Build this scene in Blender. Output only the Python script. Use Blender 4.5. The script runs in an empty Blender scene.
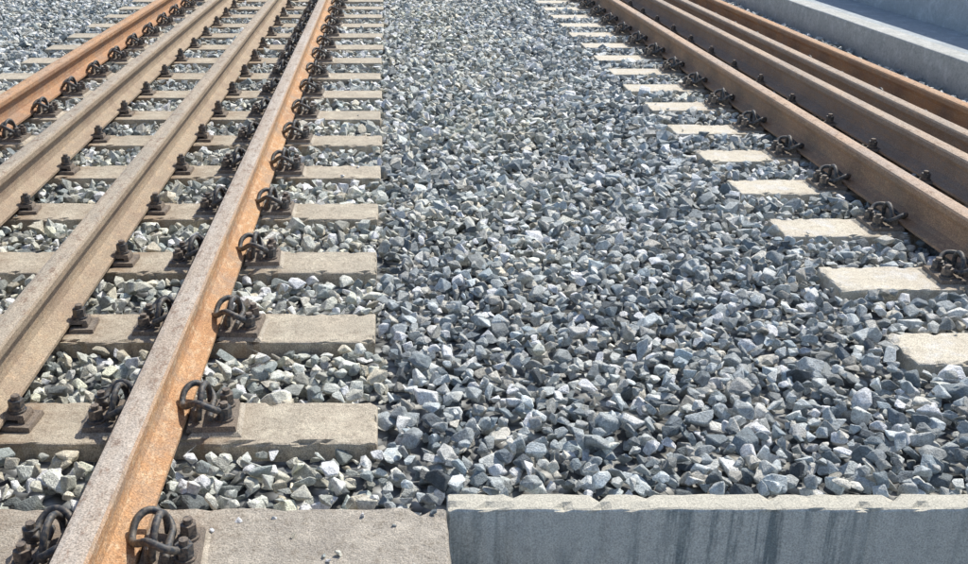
import bpy, bmesh, math, random
import numpy as np
from mathutils import Vector, Matrix, noise
random.seed(7); rng=np.random.default_rng(11)
scene=bpy.context.scene
scene.view_settings.view_transform='Standard'; scene.view_settings.look='None'; scene.view_settings.exposure=0
# ---------------- helpers
def link(o,parent=None):
    scene.collection.objects.link(o)
    if parent: o.parent=parent
    return o
def empty(name):
    return link(bpy.data.objects.new(name,None))
def obj_from_bm(name,bm,mats,parent=None,smooth=False):
    me=bpy.data.meshes.new(name); bm.to_mesh(me); bm.free()
    for m in (mats if isinstance(mats,(list,tuple)) else [mats]): me.materials.append(m)
    me.polygons.foreach_set('use_smooth',[smooth]*len(me.polygons))
    return link(bpy.data.objects.new(name,me),parent)
class NT:
    def __init__(s,name):
        s.m=bpy.data.materials.new(name); s.m.use_nodes=True; s.t=s.m.node_tree; s.n=s.t.nodes; s.l=s.t.links
        s.b=s.n['Principled BSDF']; s.b.inputs['Specular IOR Level'].default_value=0.3
        s.geo=s.n.new('ShaderNodeNewGeometry')
    def noise(s,scale,detail=6,rough=.6,stretch=None,kind='n'):
        src=s.geo.outputs['Position']
        if stretch:
            mp=s.n.new('ShaderNodeMapping'); mp.inputs['Scale'].default_value=stretch
            s.l.new(src,mp.inputs['Vector']); src=mp.outputs['Vector']
        t=s.n.new('ShaderNodeTexNoise'); t.inputs['Scale'].default_value=scale; t.inputs['Detail'].default_value=detail; t.inputs['Roughness'].default_value=rough
        s.l.new(src,t.inputs['Vector']); return t.outputs['Fac']
    def vor(s,scale,out='Distance'):
        t=s.n.new('ShaderNodeTexVoronoi'); t.inputs['Scale'].default_value=scale
        s.l.new(s.geo.outputs['Position'],t.inputs['Vector']); return t.outputs[out]
    def ramp(s,src,stops):
        r=s.n.new('ShaderNodeValToRGB'); e=r.color_ramp.elements
        while len(e)<len(stops): e.new(.5)
        for i,(p,c) in enumerate(stops):
            e[i].position=p; e[i].color=(c,c,c,1) if isinstance(c,(int,float)) else (*c,1)
        s.l.new(src,r.inputs['Fac']); return r.outputs['Color']
    def mix(s,f,a,b,mode='MIX'):
        m=s.n.new('ShaderNodeMix'); m.data_type='RGBA'; m.blend_type=mode
        for sock,v in ((m.inputs[0],f),(m.inputs[6],a),(m.inputs[7],b)):
            if isinstance(v,(int,float)): sock.default_value=v if sock.type=='VALUE' else (v,v,v,1)
            elif isinstance(v,tuple): sock.default_value=(*v,1)
            else: s.l.new(v,sock)
        return m.outputs[2]
    def math(s,op,a,b=None,c=None):
        m=s.n.new('ShaderNodeMath'); m.operation=op
        for i,v in enumerate((a,b,c)):
            if v is None: continue
            if isinstance(v,(int,float)): m.inputs[i].default_value=v
            else: s.l.new(v,m.inputs[i])
        return m.outputs[0]
    def bump(s,h,strength,dist):
        b=s.n.new('ShaderNodeBump'); b.inputs['Strength'].default_value=strength; b.inputs['Distance'].default_value=dist
        s.l.new(h,b.inputs['Height']); s.l.new(b.outputs[0],s.b.inputs['Normal'])
    def col(s,c): s.l.new(c,s.b.inputs['Base Color'])
    def rough(s,v): s.b.inputs['Roughness'].default_value=v
    def xyz(s,src):
        q=s.n.new('ShaderNodeSeparateXYZ'); s.l.new(src,q.inputs[0]); return q.outputs
# ---------------- materials
def rail_mat(name,topA,topB,sideA,sideB,sideC,foot=(.30,.22,.16)):
    k=NT(name); z=k.xyz(k.geo.outputs['Position'])[2]; nz=k.xyz(k.geo.outputs['Normal'])[2]
    top=k.math('MULTIPLY',k.math('GREATER_THAN',z,.158),k.ramp(nz,[(.35,0.),(.8,1.)]))
    n1=k.noise(9,9,.72,(1,.3,1)); n2=k.noise(42,6,.75,(1,.45,1)); n3=k.noise(230,3,.7); n4=k.noise(5,8,.75)
    ctop=k.mix(k.ramp(n1,[(.38,0.),(.62,1.)]),topA,topB)
    ctop=k.mix(k.ramp(n2,[(.52,0.),(.64,.75)]),ctop,(.20,.12,.08))
    cs=k.mix(k.ramp(n1,[(.38,0.),(.62,1.)]),sideA,sideB)
    cs=k.mix(k.ramp(n2,[(.5,0.),(.66,1.)]),cs,sideC)
    cs=k.mix(k.ramp(n4,[(.47,0.),(.62,.8)]),cs,foot)
    c=k.mix(top,cs,ctop)
    c=k.mix(.85,c,k.ramp(n3,[(.3,.35),(.7,1.6)]),'MULTIPLY')
    k.col(c); k.rough(.75); k.bump(k.math('ADD',n2,k.math('MULTIPLY',n3,.5)),.6,.006); return k.m
M_rail_a=rail_mat('rusty_rail',(.42,.34,.27),(.50,.44,.38),(.52,.30,.15),(.42,.23,.12),(.62,.46,.30),(.36,.27,.20))
M_rail_d=rail_mat('orange_rail',(.52,.30,.16),(.46,.32,.22),(.48,.26,.13),(.36,.20,.12),(.5,.33,.2),(.34,.23,.16))
M_guard=rail_mat('guard_rail_steel',(.46,.38,.29),(.36,.31,.25),(.33,.26,.19),(.40,.32,.23),(.46,.34,.23))
M_guard_r=rail_mat('guard_rail_grey',(.50,.38,.28),(.37,.31,.26),(.32,.26,.21),(.38,.30,.23),(.46,.31,.2))
M_rail_e=rail_mat('brown_rail',(.52,.37,.26),(.44,.36,.30),(.44,.27,.17),(.34,.22,.15),(.50,.33,.2))
def concrete(name,a,b,dark,bump=.5,stain=None):
    k=NT(name); n1=k.noise(3.5,8,.7); n2=k.noise(38,7,.75); n3=k.noise(300,3,.75); n4=k.noise(11,7,.7); n5=k.noise(120,4,.7)
    c=k.mix(k.ramp(n1,[(.38,0.),(.62,1.)]),a,b)
    c=k.mix(k.ramp(n2,[(.50,0.),(.66,.9)]),c,dark)
    c=k.mix(k.ramp(n4,[(.5,0.),(.66,.6)]),c,tuple(min(.7,v*1.35) for v in a))
    c=k.mix(k.ramp(n5,[(.60,0.),(.68,.6)]),c,tuple(v*.5 for v in dark))
    c=k.mix(.9,c,k.ramp(n3,[(.3,.35),(.7,1.55)]),'MULTIPLY')
    if stain:
        x=k.xyz(k.geo.outputs['Position'])[0]; acc=None
        for r in stain:
            d=k.math('ABSOLUTE',k.math('SUBTRACT',x,r))
            v=k.ramp(d,[(.06,1.),(.28,0.)])
            acc=v if acc is None else k.math('MAXIMUM',acc,v)
        nn=k.noise(7,6,.75)
        f=k.math('MULTIPLY',acc,k.ramp(nn,[(.35,.05),(.62,.85)]))
        c=k.mix(f,c,(.27,.17,.10))
    k.col(c); k.rough(.88)
    k.bump(k.math('ADD',n2,k.math('MULTIPLY',n5,.7)),bump,.010); return k.m
LR=[-.585,-1.055,-1.60,-2.09]; RR=[2.13,2.53,2.76,3.07]
M_sleep=concrete('sleeper_concrete',(.54,.47,.37),(.45,.40,.32),(.32,.27,.21),.6,LR)
M_sleep_r=concrete('sleeper_concrete_b',(.70,.64,.52),(.62,.56,.46),(.48,.42,.33),.45,RR)
M_slab=concrete('slab_concrete',(.50,.45,.38),(.40,.36,.31),(.28,.24,.19),.8,[-.585,-1.055])
M_kerb=concrete('kerb_concrete',(.54,.54,.51),(.46,.47,.45),(.32,.33,.32),.4)
M_par=concrete('parapet_concrete',(.44,.48,.51),(.39,.43,.46),(.31,.35,.38),.3)
def wall_mat():
    k=NT('stained_wall'); n1=k.noise(4,6,.6); st=k.noise(22,6,.7,(1,1,.07)); n3=k.noise(250,3,.7); big=k.noise(1.6,3,.5); n2=k.noise(30,7,.75)
    c=k.mix(n1,(.74,.77,.73),(.62,.66,.66))
    c=k.mix(k.ramp(n2,[(.48,0.),(.66,.6)]),c,(.44,.47,.48))
    m=k.math('MULTIPLY',k.ramp(st,[(.50,0.),(.60,1.)]),k.ramp(big,[(.42,.1),(.58,.75)]))
    nz=k.xyz(k.geo.outputs['Normal'])[2]
    m=k.math('MULTIPLY',m,k.math('LESS_THAN',nz,.5))
    c=k.mix(m,c,(.16,.22,.25))
    top=k.math('GREATER_THAN',nz,.5); c=k.mix(top,c,(.55,.52,.44))
    c=k.mix(.8,c,k.ramp(n3,[(.3,.5),(.7,1.4)]),'MULTIPLY')
    k.col(c); k.rough(.85); k.bump(k.math('ADD',n2,n3),.5,.005); return k.m
M_wall=wall_mat()
def metal():
    k=NT('dark_fastening_steel'); n=k.noise(90,4,.6)
    k.col(k.mix(k.ramp(n,[(.4,0.),(.65,1.)]),(.04,.048,.06),(.17,.145,.12))); k.rough(.6); k.b.inputs['Metallic'].default_value=.1; k.b.inputs['Specular IOR Level'].default_value=.5
    k.bump(n,.4,.002); return k.m
M_clip=metal()
def boltm():
    k=NT('bolt_steel'); n=k.noise(110,4,.6)
    k.col(k.mix(k.ramp(n,[(.4,0.),(.65,1.)]),(.11,.095,.085),(.28,.22,.17))); k.rough(.6); k.bump(n,.4,.002); return k.m
M_bolt=boltm()
M_plate=concrete('bearing_plate',(.22,.19,.16),(.28,.22,.17),(.10,.09,.09),.5)
M_pad=concrete('mortar_pad',(.5,.44,.36),(.42,.37,.3),(.30,.25,.19),.6)
def stone_mat():
    k=NT('ballast_stone'); a=k.n.new('ShaderNodeAttribute'); a.attribute_name='stone_col'
    n=k.noise(70,6,.7); n2=k.noise(260,3,.6)
    c=k.mix(.9,a.outputs['Color'],k.ramp(n,[(.3,.55),(.7,1.45)]),'MULTIPLY')
    c=k.mix(.7,c,k.ramp(n2,[(.3,.55),(.7,1.45)]),'MULTIPLY')
    k.col(c); k.rough(.6); k.b.inputs['Specular IOR Level'].default_value=.5
    k.bump(k.math('ADD',n,n2),.7,.007); return k.m
M_stone=stone_mat()
def bed_mat():
    k=NT('ballast_bed'); v=k.vor(22); vc=k.vor(22,'Color'); x=k.xyz(vc)[0]
    c=k.ramp(x,[(0.,(.16,.17,.18)),(.6,(.38,.39,.39)),(1.,(.6,.59,.55))])
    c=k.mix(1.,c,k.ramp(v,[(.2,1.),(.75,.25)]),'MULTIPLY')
    k.col(c); k.bump(k.ramp(v,[(0.,1.),(.8,0.)]),1.,.03); k.rough(.9); return k.m
M_bed=bed_mat()
def earth():
    k=NT('earth'); n=k.noise(2,8,.7); k.col(k.mix(n,(.16,.14,.1),(.26,.24,.2))); k.rough(.95); k.bump(n,.5,.05); return k.m
M_earth=earth()
# ---------------- boxes
def rough_box(name,x0,x1,y0,y1,z0,z1,mat,parent=None,step=.08,amp=.002,bev=.006,seed=0,chip=0):
    bm=bmesh.new(); bmesh.ops.create_cube(bm,size=1)
    for v in bm.verts:
        v.co=Vector(((x0+x1)/2+v.co.x*(x1-x0),(y0+y1)/2+v.co.y*(y1-y0),(z0+z1)/2+v.co.z*(z1-z0)))
    for ax,(a,b) in enumerate(((x0,x1),(y0,y1))):
        n=min(260,int((b-a)/step))
        for i in range(1,n):
            p=a+(b-a)*i/n; co=[0,0,0]; no=[0,0,0]; co[ax]=p; no[ax]=1
            bmesh.ops.bisect_plane(bm,geom=bm.verts[:]+bm.edges[:]+bm.faces[:],plane_co=co,plane_no=no)
    sharp=[e for e in bm.edges if len(e.link_faces)==2 and e.calc_face_angle(0)>1]
    bmesh.ops.bevel(bm,geom=sharp,offset=bev,segments=2,affect='EDGES',profile=.5)
    cy=(y0+y1)/2; cx=(x0+x1)/2
    for v in bm.verts:
        n=noise.noise_vector(v.co*13+Vector((seed,0,0))); n2=noise.noise_vector(v.co*47)
        v.co+=(n*amp+n2*amp*.6)
        if chip and v.co.z>z1-.02:
            ed=min(abs(v.co.y-y0),abs(v.co.y-y1),abs(v.co.x-x0),abs(v.co.x-x1))
            if ed<.012:
                q=noise.noise(v.co*31+Vector((seed*3,5,1)))
                if q>.15:
                    k=min((q-.15)*chip,.014); v.co.z-=k*.7
                    v.co.y+= k*(1 if v.co.y<cy else -1) if min(abs(v.co.y-y0),abs(v.co.y-y1))<.015 else 0
    return obj_from_bm(name,bm,mat,parent)
# ---------------- rails
PH=[(.070,0),(.070,.011),(.034,.022),(.014,.036),(.009,.055),(.009,.095),(.016,.112),(.034,.121),(.036,.126),(.036,.146),(.031,.154),(.018,.157)]
PROF=PH+[(-x,z) for x,z in reversed(PH)]
def rail(name,X,mat,parent,y0=-1.2,y1=60,zb=.02):
    bm=bmesh.new(); ys=[y0,0,1.5]+[1.5+.25*i for i in range(1,60)]+[20,30,45,y1]
    rings=[]
    for y in ys:
        dx=noise.noise(Vector((X*3,y*.35,0)))*.003
        rings.append([bm.verts.new((X+dx+x,y,zb+z)) for x,z in PROF])
    n=len(PROF)
    for a,b in zip(rings,rings[1:]):
        for i in range(n): bm.faces.new((a[i],a[(i+1)%n],b[(i+1)%n],b[i]))
    bm.faces.new(rings[0][::-1]); bm.faces.new(rings[-1])
    bmesh.ops.recalc_face_normals(bm,faces=bm.faces)
    return obj_from_bm(name,bm,mat,parent)
# ---------------- fastening parts
def tube(bm,pts,r,seg=7,mi=0):
    P=[Vector(p) for p in pts]
    Q=[]
    for i in range(len(P)-1):
        p0=P[max(i-1,0)];p1=P[i];p2=P[i+1];p3=P[min(i+2,len(P)-1)]
        for j in range(5):
            t=j/5; Q.append(.5*((2*p1)+(p2-p0)*t+(2*p0-5*p1+4*p2-p3)*t*t+(3*p1-p0-3*p2+p3)*t**3))
    Q.append(P[-1]); rings=[]; up=Vector((.3,.2,1)).normalized()
    for i,q in enumerate(Q):
        d=(Q[min(i+1,len(Q)-1)]-Q[max(i-1,0)]).normalized()
        s=d.cross(up); s.normalize(); u=s.cross(d); up=u
        rings.append([bm.verts.new(q+(s*math.cos(a)+u*math.sin(a))*r) for a in [2*math.pi*k/seg for k in range(seg)]])
    for a,b in zip(rings,rings[1:]):
        for i in range(seg):
            f=bm.faces.new((a[i],a[(i+1)%seg],b[(i+1)%seg],b[i])); f.material_index=mi; f.smooth=True
    for r_ in (rings[0],rings[-1]):
        f=bm.faces.new(r_); f.material_index=mi
def cyl(bm,x,y,z0,z1,r,seg,mi=0,rot=0,r2=None):
    r2=r if r2 is None else r2
    a=[bm.verts.new((x+r*math.cos(rot+2*math.pi*k/seg),y+r*math.sin(rot+2*math.pi*k/seg),z0)) for k in range(seg)]
    b=[bm.verts.new((x+r2*math.cos(rot+2*math.pi*k/seg),y+r2*math.sin(rot+2*math.pi*k/seg),z1)) for k in range(seg)]
    for i in range(seg):
        f=bm.faces.new((a[i],a[(i+1)%seg],b[(i+1)%seg],b[i])); f.material_index=mi
    f=bm.faces.new(b); f.material_index=mi
def boxr(bm,x0,x1,y0,y1,z0,z1,mi=0,tx=0,ty=0):
    v=[bm.verts.new(p) for p in ((x0,y0,z0),(x1,y0,z0),(x1,y1,z0),(x0,y1,z0),(x0+tx,y0+ty,z1),(x1-tx,y0+ty,z1),(x1-tx,y1-ty,z1),(x0+tx,y1-ty,z1))]
    for q in ((0,3,2,1),(4,5,6,7),(0,1,5,4),(1,2,6,5),(2,3,7,6),(3,0,4,7)):
        f=bm.faces.new([v[i] for i in q]); f.material_index=mi
def fast_main(bm):
    boxr(bm,.002,.142,-.090,.090,-.002,.006,3,.010,.010)
    boxr(bm,.000,.128,-.078,.078,.006,.020,2,.003,.003)
    boxr(bm,.012,.034,-.042,.042,.020,.048,2,.003,.004)
    tube(bm,[(.060,-.060,.036),(.060,.0,.036),(.062,.045,.040),(.045,.070,.056),(.012,.068,.074),(-.012,.045,.066),(-.018,.010,.045),(-.006,-.022,.052),(.025,-.055,.078),(.058,-.072,.074),(.082,-.055,.054),(.084,-.015,.038)],.0088)
    tube(bm,[(.030,-.048,.028),(.034,-.050,.062),(.038,-.028,.090),(.042,.0,.099),(.046,.03,.090),(.050,.050,.062),(.052,.048,.028)],.0085)
    for yy in (-.035,.04):
        cyl(bm,.096,yy,.020,.026,.024,14,1)
        cyl(bm,.096,yy,.026,.033,.019,12,0)
        cyl(bm,.096,yy,.033,.056,.0195,6,0 if yy<0 else 1,.3+yy*9)
        cyl(bm,.096,yy,.056,.068,.0105,10,1)
def fast_guard(bm):
    boxr(bm,-.004,.072,-.050,.050,.000,.012,2,.002,.002)
    boxr(bm,-.022,.052,-.030,.030,.022,.034,2,.004,.004)
    boxr(bm,.034,.052,-.030,.030,.012,.024,2)
    cyl(bm,.022,0,.034,.040,.025,14,0)
    cyl(bm,.022,0,.040,.046,.020,12,1)
    cyl(bm,.022,0,.046,.068,.0205,6,0,.4)
    cyl(bm,.022,0,.068,.080,.0115,10,1)
def proto(fn):
    bm=bmesh.new(); fn(bm); bmesh.ops.recalc_face_normals(bm,faces=bm.faces)
    bm.verts.index_update()
    V=np.array([v.co[:] for v in bm.verts]); F=[[v.index for v in f.verts] for f in bm.faces]; MI=[f.material_index for f in bm.faces]; SM=[f.smooth for f in bm.faces]
    bm.free(); return V,F,MI,SM
P_main=proto(fast_main); P_guard=proto(fast_guard)
def fasten(name,X,ylist,pr,parent):
    vs=[];fs=[];mi=[];sm=[];off=0
    for y in ylist:
        for side in (-1,1):
            V,F,MI,SM=pr
            W=V.copy(); a=random.uniform(-.09,.09); ca,sa=math.cos(a),math.sin(a)
            flip=side*1.0
            x=W[:,0]*ca-W[:,1]*sa; yy=W[:,0]*sa+W[:,1]*ca
            W[:,0]=X+side*.070+flip*x; W[:,1]=y+yy*flip+random.uniform(-.01,.01)
            W[:,2]=W[:,2]*random.uniform(.93,1.08)
            vs.append(W); fs+= [[i+off for i in f] for f in F]; mi+=MI; sm+=SM; off+=len(W)
    me=bpy.data.meshes.new(name); me.from_pydata(np.concatenate(vs).tolist(),[],fs)
    for m in (M_clip,M_bolt,M_plate,M_pad): me.materials.append(m)
    me.polygons.foreach_set('material_index',mi); me.polygons.foreach_set('use_smooth',sm)
    return link(bpy.data.objects.new(name,me),parent)
# ---------------- tracks
sleepers=[]
def track(rails,mats,xa,xb,first,sp,smat):
    e=empty('railway_track'); ys=[]
    n=int(58/sp)
    for i in range(n):
        ye=first+sp*i; j=random.uniform(-.008,.008); w=.225
        xs0=xa+random.uniform(-.010,.010); xs1=xb+random.uniform(-.010,.010)
        nearb=ye<6
        rough_box('concrete_sleeper',xs0,xs1,ye-w+j,ye+j,-.17,random.uniform(-.003,.001),smat,e,step=.022 if nearb else .5,amp=.0022 if nearb else 0,bev=.007,seed=i,chip=.06 if nearb else 0)
        sleepers.append((xs0,xs1,ye-w+j,ye+j)); ys.append(ye-w/2+j)
    for k,(x,m) in enumerate(zip(rails,mats)):
        run=k in (0,3)
        rail('running_rail' if run else 'guard_rail',x,m,e)
        yl=[y for y in ys if y<32]
        if first<2.7: yl=[1.86]+yl
        fasten('rail_fastenings' if run else 'guard_rail_bolts',x,yl,P_main if run else P_guard,e)
    return e
track(LR,[M_rail_a,M_guard,M_guard,M_rail_d],-2.66,-.022,2.56,.60,M_sleep)
track(RR,[M_rail_e,M_guard_r,M_guard_r,M_rail_d],1.575,3.42,3.02,.562,M_sleep_r)
# ---------------- structure
rough_box('concrete_slab',-5.6,.140,-1.2,2.045,-.75,0,M_slab,None,.03,.003,.009,0,.05)
rough_box('retaining_wall',.143,4.4,2.035,2.10,-.75,.002,M_wall,None,.022,.0025,.007,3,.05)
rough_box('concrete_kerb',3.68,3.84,2.10,60,-.2,.19,M_kerb,None,.3,.002,.012)
rough_box('parapet_wall',4.5,4.75,2.10,60,-.75,.80,M_par,None,.5,.001,.01)
rough_box('walkway',3.84,4.5,2.10,60,-.2,.12,M_par,None,.5,0,.003)
rough_box('parapet_wall',-5.6,-5.4,2.06,60,-.75,.6,M_par,None,.5,.001,.01)
def plane(name,x0,x1,y0,y1,z,mat):
    bm=bmesh.new(); bm.faces.new([bm.verts.new(p) for p in ((x0,y0,z),(x1,y0,z),(x1,y1,z),(x0,y1,z))]); return obj_from_bm(name,bm,mat)
plane('ballast_bed',-5.4,3.68,2.05,60,-.055,M_bed)
plane('ground',-600,600,-600,600,-.76,M_earth)
# ---------------- ballast stones
def stone_proto(detail):
    bm=bmesh.new(); n=random.randint(8,13)
    ax=(1,random.uniform(.62,.95),random.uniform(.45,.8))
    for _ in range(n):
        v=Vector((random.gauss(0,1),random.gauss(0,1),random.gauss(0,1))).normalized()*random.uniform(.8,1.15)
        bm.verts.new((v.x*ax[0],v.y*ax[1],v.z*ax[2]))
    r=bmesh.ops.convex_hull(bm,input=bm.verts)
    bmesh.ops.delete(bm,geom=[g for g in r['geom_interior'] if isinstance(g,bmesh.types.BMVert)],context='VERTS')
    if detail:
        bmesh.ops.bevel(bm,geom=bm.edges[:],offset=.055,segments=1,affect='EDGES')
    bmesh.ops.triangulate(bm,faces=bm.faces)
    bmesh.ops.recalc_face_normals(bm,faces=bm.faces)
    bm.verts.index_update(); V=np.array([v.co[:] for v in bm.verts]); F=np.array([[v.index for v in f.verts] for f in bm.faces]); bm.free()
    return V,F
PD=[stone_proto(True) for _ in range(26)]; PS=[stone_proto(False) for _ in range(30)]
def layer(sp,zm,zj,ymax=13.0):
    pts=[]
    ny=int((ymax-2.08)/sp)
    for iy in range(ny):
        y=2.08+iy*sp
        xl=max(-5.35,-385*(y+.75)/1137-.8); xr=min(3.66,583*(y+.75)/1137+.8)
        nx=int((xr-xl)/sp)
        x=xl+(np.arange(nx)+rng.uniform(-.45,.45,nx)+(iy%2)*.5)*sp
        yy=y+rng.uniform(-.45,.45,nx)*sp
        pts.append(np.stack([x,yy,zm+rng.uniform(-zj,zj,nx)],1))
    p=np.concatenate(pts); p=p[((p[:,1]>2.13)|((p[:,1]>2.065)&(p[:,0]<.11)))&(p[:,0]<3.655)]
    keep=np.ones(len(p),bool)
    for x0,x1,y0,y1 in sleepers:
        if y0>ymax: continue
        keep&=~((p[:,0]>x0-.014)&(p[:,0]<x1+.014)&(p[:,1]>y0-.014)&(p[:,1]<y1+.014))
    p=p[keep]
    for x0,x1,y0,y1 in sleepers:
        if y0>ymax: continue
        m=(p[:,0]>x0-.04)&(p[:,0]<x1+.04)&(p[:,1]>y0-.04)&(p[:,1]<y1+.03); p[m,2]-=.012
    return p
L1=layer(.045,-.047,.008); L2=layer(.047,-.019,.013)
P=np.concatenate([L1,L2]); N=len(P)
hn=np.array([noise.noise(Vector((x*1.3,y*1.3,0))) for x,y,_ in P]); P[:,2]+=hn*.008
mid=(P[:,0]>.10)&(P[:,0]<2.0); P[mid,2]+=.010
P[(P[:,0]>1.45)&(P[:,0]<2.0),2]+=.003
rad=np.clip(.0268*np.exp(rng.normal(0,.28,N)),.012,.050)
ext=[]
for x,y in ((-.13,1.86),(-.10,1.87),(-.12,1.845),(.02,1.97),(-.25,2.0),(-.33,1.99),(-.05,2.01),(.11,2.02),(-.75,1.98),(-.9,2.0),(-.82,1.8),(-.38,1.95),(-.2,1.93),(.06,1.83)):
    ext.append((x,y,.004))
for _ in range(60):
    s=random.choice([q for q in sleepers if q[2]<9]); ext.append((random.uniform(s[0]+.02,s[1]-.02),random.choice([s[2]+.02,s[3]-.02,random.uniform(s[2],s[3])]),.004))
ext=np.array(ext); P=np.concatenate([P,ext]); rad=np.concatenate([rad,rng.uniform(.006,.014,len(ext))]); hn=np.concatenate([hn,np.zeros(len(ext))]); N=len(P)
yaw=rng.uniform(0,2*np.pi,N); tx=rng.normal(0,.45,N); ty=rng.normal(0,.45,N)
u=rng.uniform(0,1,N); br=np.exp(rng.normal(0,.33,N))
col=np.tile(np.array([.42,.455,.46]),(N,1))
col[u>.52]=(.50,.515,.495); col[u>.75]=(.58,.555,.49); col[u>.88]=(.72,.715,.68)
col[u<.16]=(.22,.26,.28); col[u<.05]=(.12,.145,.165)
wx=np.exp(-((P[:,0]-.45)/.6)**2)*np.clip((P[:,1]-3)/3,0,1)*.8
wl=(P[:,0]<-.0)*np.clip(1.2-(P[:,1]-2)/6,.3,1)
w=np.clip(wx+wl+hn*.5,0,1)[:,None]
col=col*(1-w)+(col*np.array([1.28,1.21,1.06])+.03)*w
col=np.clip(col*br[:,None],.05,.80)
def build(idx,protos):
    Vs=[];Fs=[];Cs=[];off=0
    pi=rng.integers(0,len(protos),len(idx))
    for k,(PV,PF) in enumerate(protos):
        I=idx[pi==k]
        if not len(I): continue
        cz,sz=np.cos(yaw[I]),np.sin(yaw[I]); cx,sx=np.cos(tx[I]),np.sin(tx[I]); cy,sy=np.cos(ty[I]),np.sin(ty[I])
        o=np.zeros_like(cz); l=np.ones_like(cz)
        Rz=np.stack([cz,-sz,o,sz,cz,o,o,o,l],1).reshape(-1,3,3); Rx=np.stack([l,o,o,o,cx,-sx,o,sx,cx],1).reshape(-1,3,3); Ry=np.stack([cy,o,sy,o,l,o,-sy,o,cy],1).reshape(-1,3,3)
        R=Rx@Ry@Rz
        V=np.einsum('nij,vj->nvi',R,PV)*rad[I][:,None,None]+P[I][:,None,:]
        nv=len(PV)
        F=PF[None]+(np.arange(len(I))*nv)[:,None,None]+off
        Vs.append(V.reshape(-1,3)); Fs.append(F.reshape(-1,3)); Cs.append(np.repeat(col[I],nv,0)); off+=len(I)*nv
    return np.concatenate(Vs),np.concatenate(Fs),np.concatenate(Cs)
near=np.where(P[:,1]<4.0)[0]; far=np.where(P[:,1]>=4.0)[0]
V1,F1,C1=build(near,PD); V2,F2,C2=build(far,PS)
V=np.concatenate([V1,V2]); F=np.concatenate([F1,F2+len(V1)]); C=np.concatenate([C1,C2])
me=bpy.data.meshes.new('ballast_gravel')
me.vertices.add(len(V)); me.vertices.foreach_set('co',V.astype(np.float32).ravel())
me.loops.add(len(F)*3); me.loops.foreach_set('vertex_index',F.astype(np.int32).ravel())
me.polygons.add(len(F)); me.polygons.foreach_set('loop_start',np.arange(0,len(F)*3,3,dtype=np.int32))
me.polygons.foreach_set('use_smooth',np.zeros(len(F),dtype=bool))
me.update(calc_edges=True)
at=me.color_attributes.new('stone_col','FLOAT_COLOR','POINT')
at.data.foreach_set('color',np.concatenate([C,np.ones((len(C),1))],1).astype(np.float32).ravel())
me.materials.append(M_stone)
link(bpy.data.objects.new('ballast_gravel',me))
# ---------------- light
el,az=math.radians(50),math.radians(40)
d=Vector((math.sin(az)*math.cos(el),math.cos(az)*math.cos(el),math.sin(el)))
L=bpy.data.lights.new('sun','SUN'); L.energy=5.0; L.angle=math.radians(.5); L.color=(1,.955,.86)
so=link(bpy.data.objects.new('sun',L)); so.rotation_euler=d.to_track_quat('Z','Y').to_euler()
w=bpy.data.worlds.new('World'); scene.world=w; w.use_nodes=True
nt=w.node_tree; sk=nt.nodes.new('ShaderNodeTexSky'); sk.sky_type='NISHITA'; sk.sun_disc=False; sk.sun_elevation=el; sk.sun_rotation=az
bg=nt.nodes['Background']; bg.inputs['Strength'].default_value=.15; nt.links.new(sk.outputs[0],bg.inputs[0])
# ---------------- camera
c=bpy.data.cameras.new('camera'); c.sensor_width=36; c.lens=1055/968*36; c.shift_x=99/968; c.clip_end=2000; c.clip_start=.05
co=link(bpy.data.objects.new('camera',c)); co.location=(0,0,1.373); co.rotation_euler=(math.radians(90-21.8),0,0)
scene.camera=co
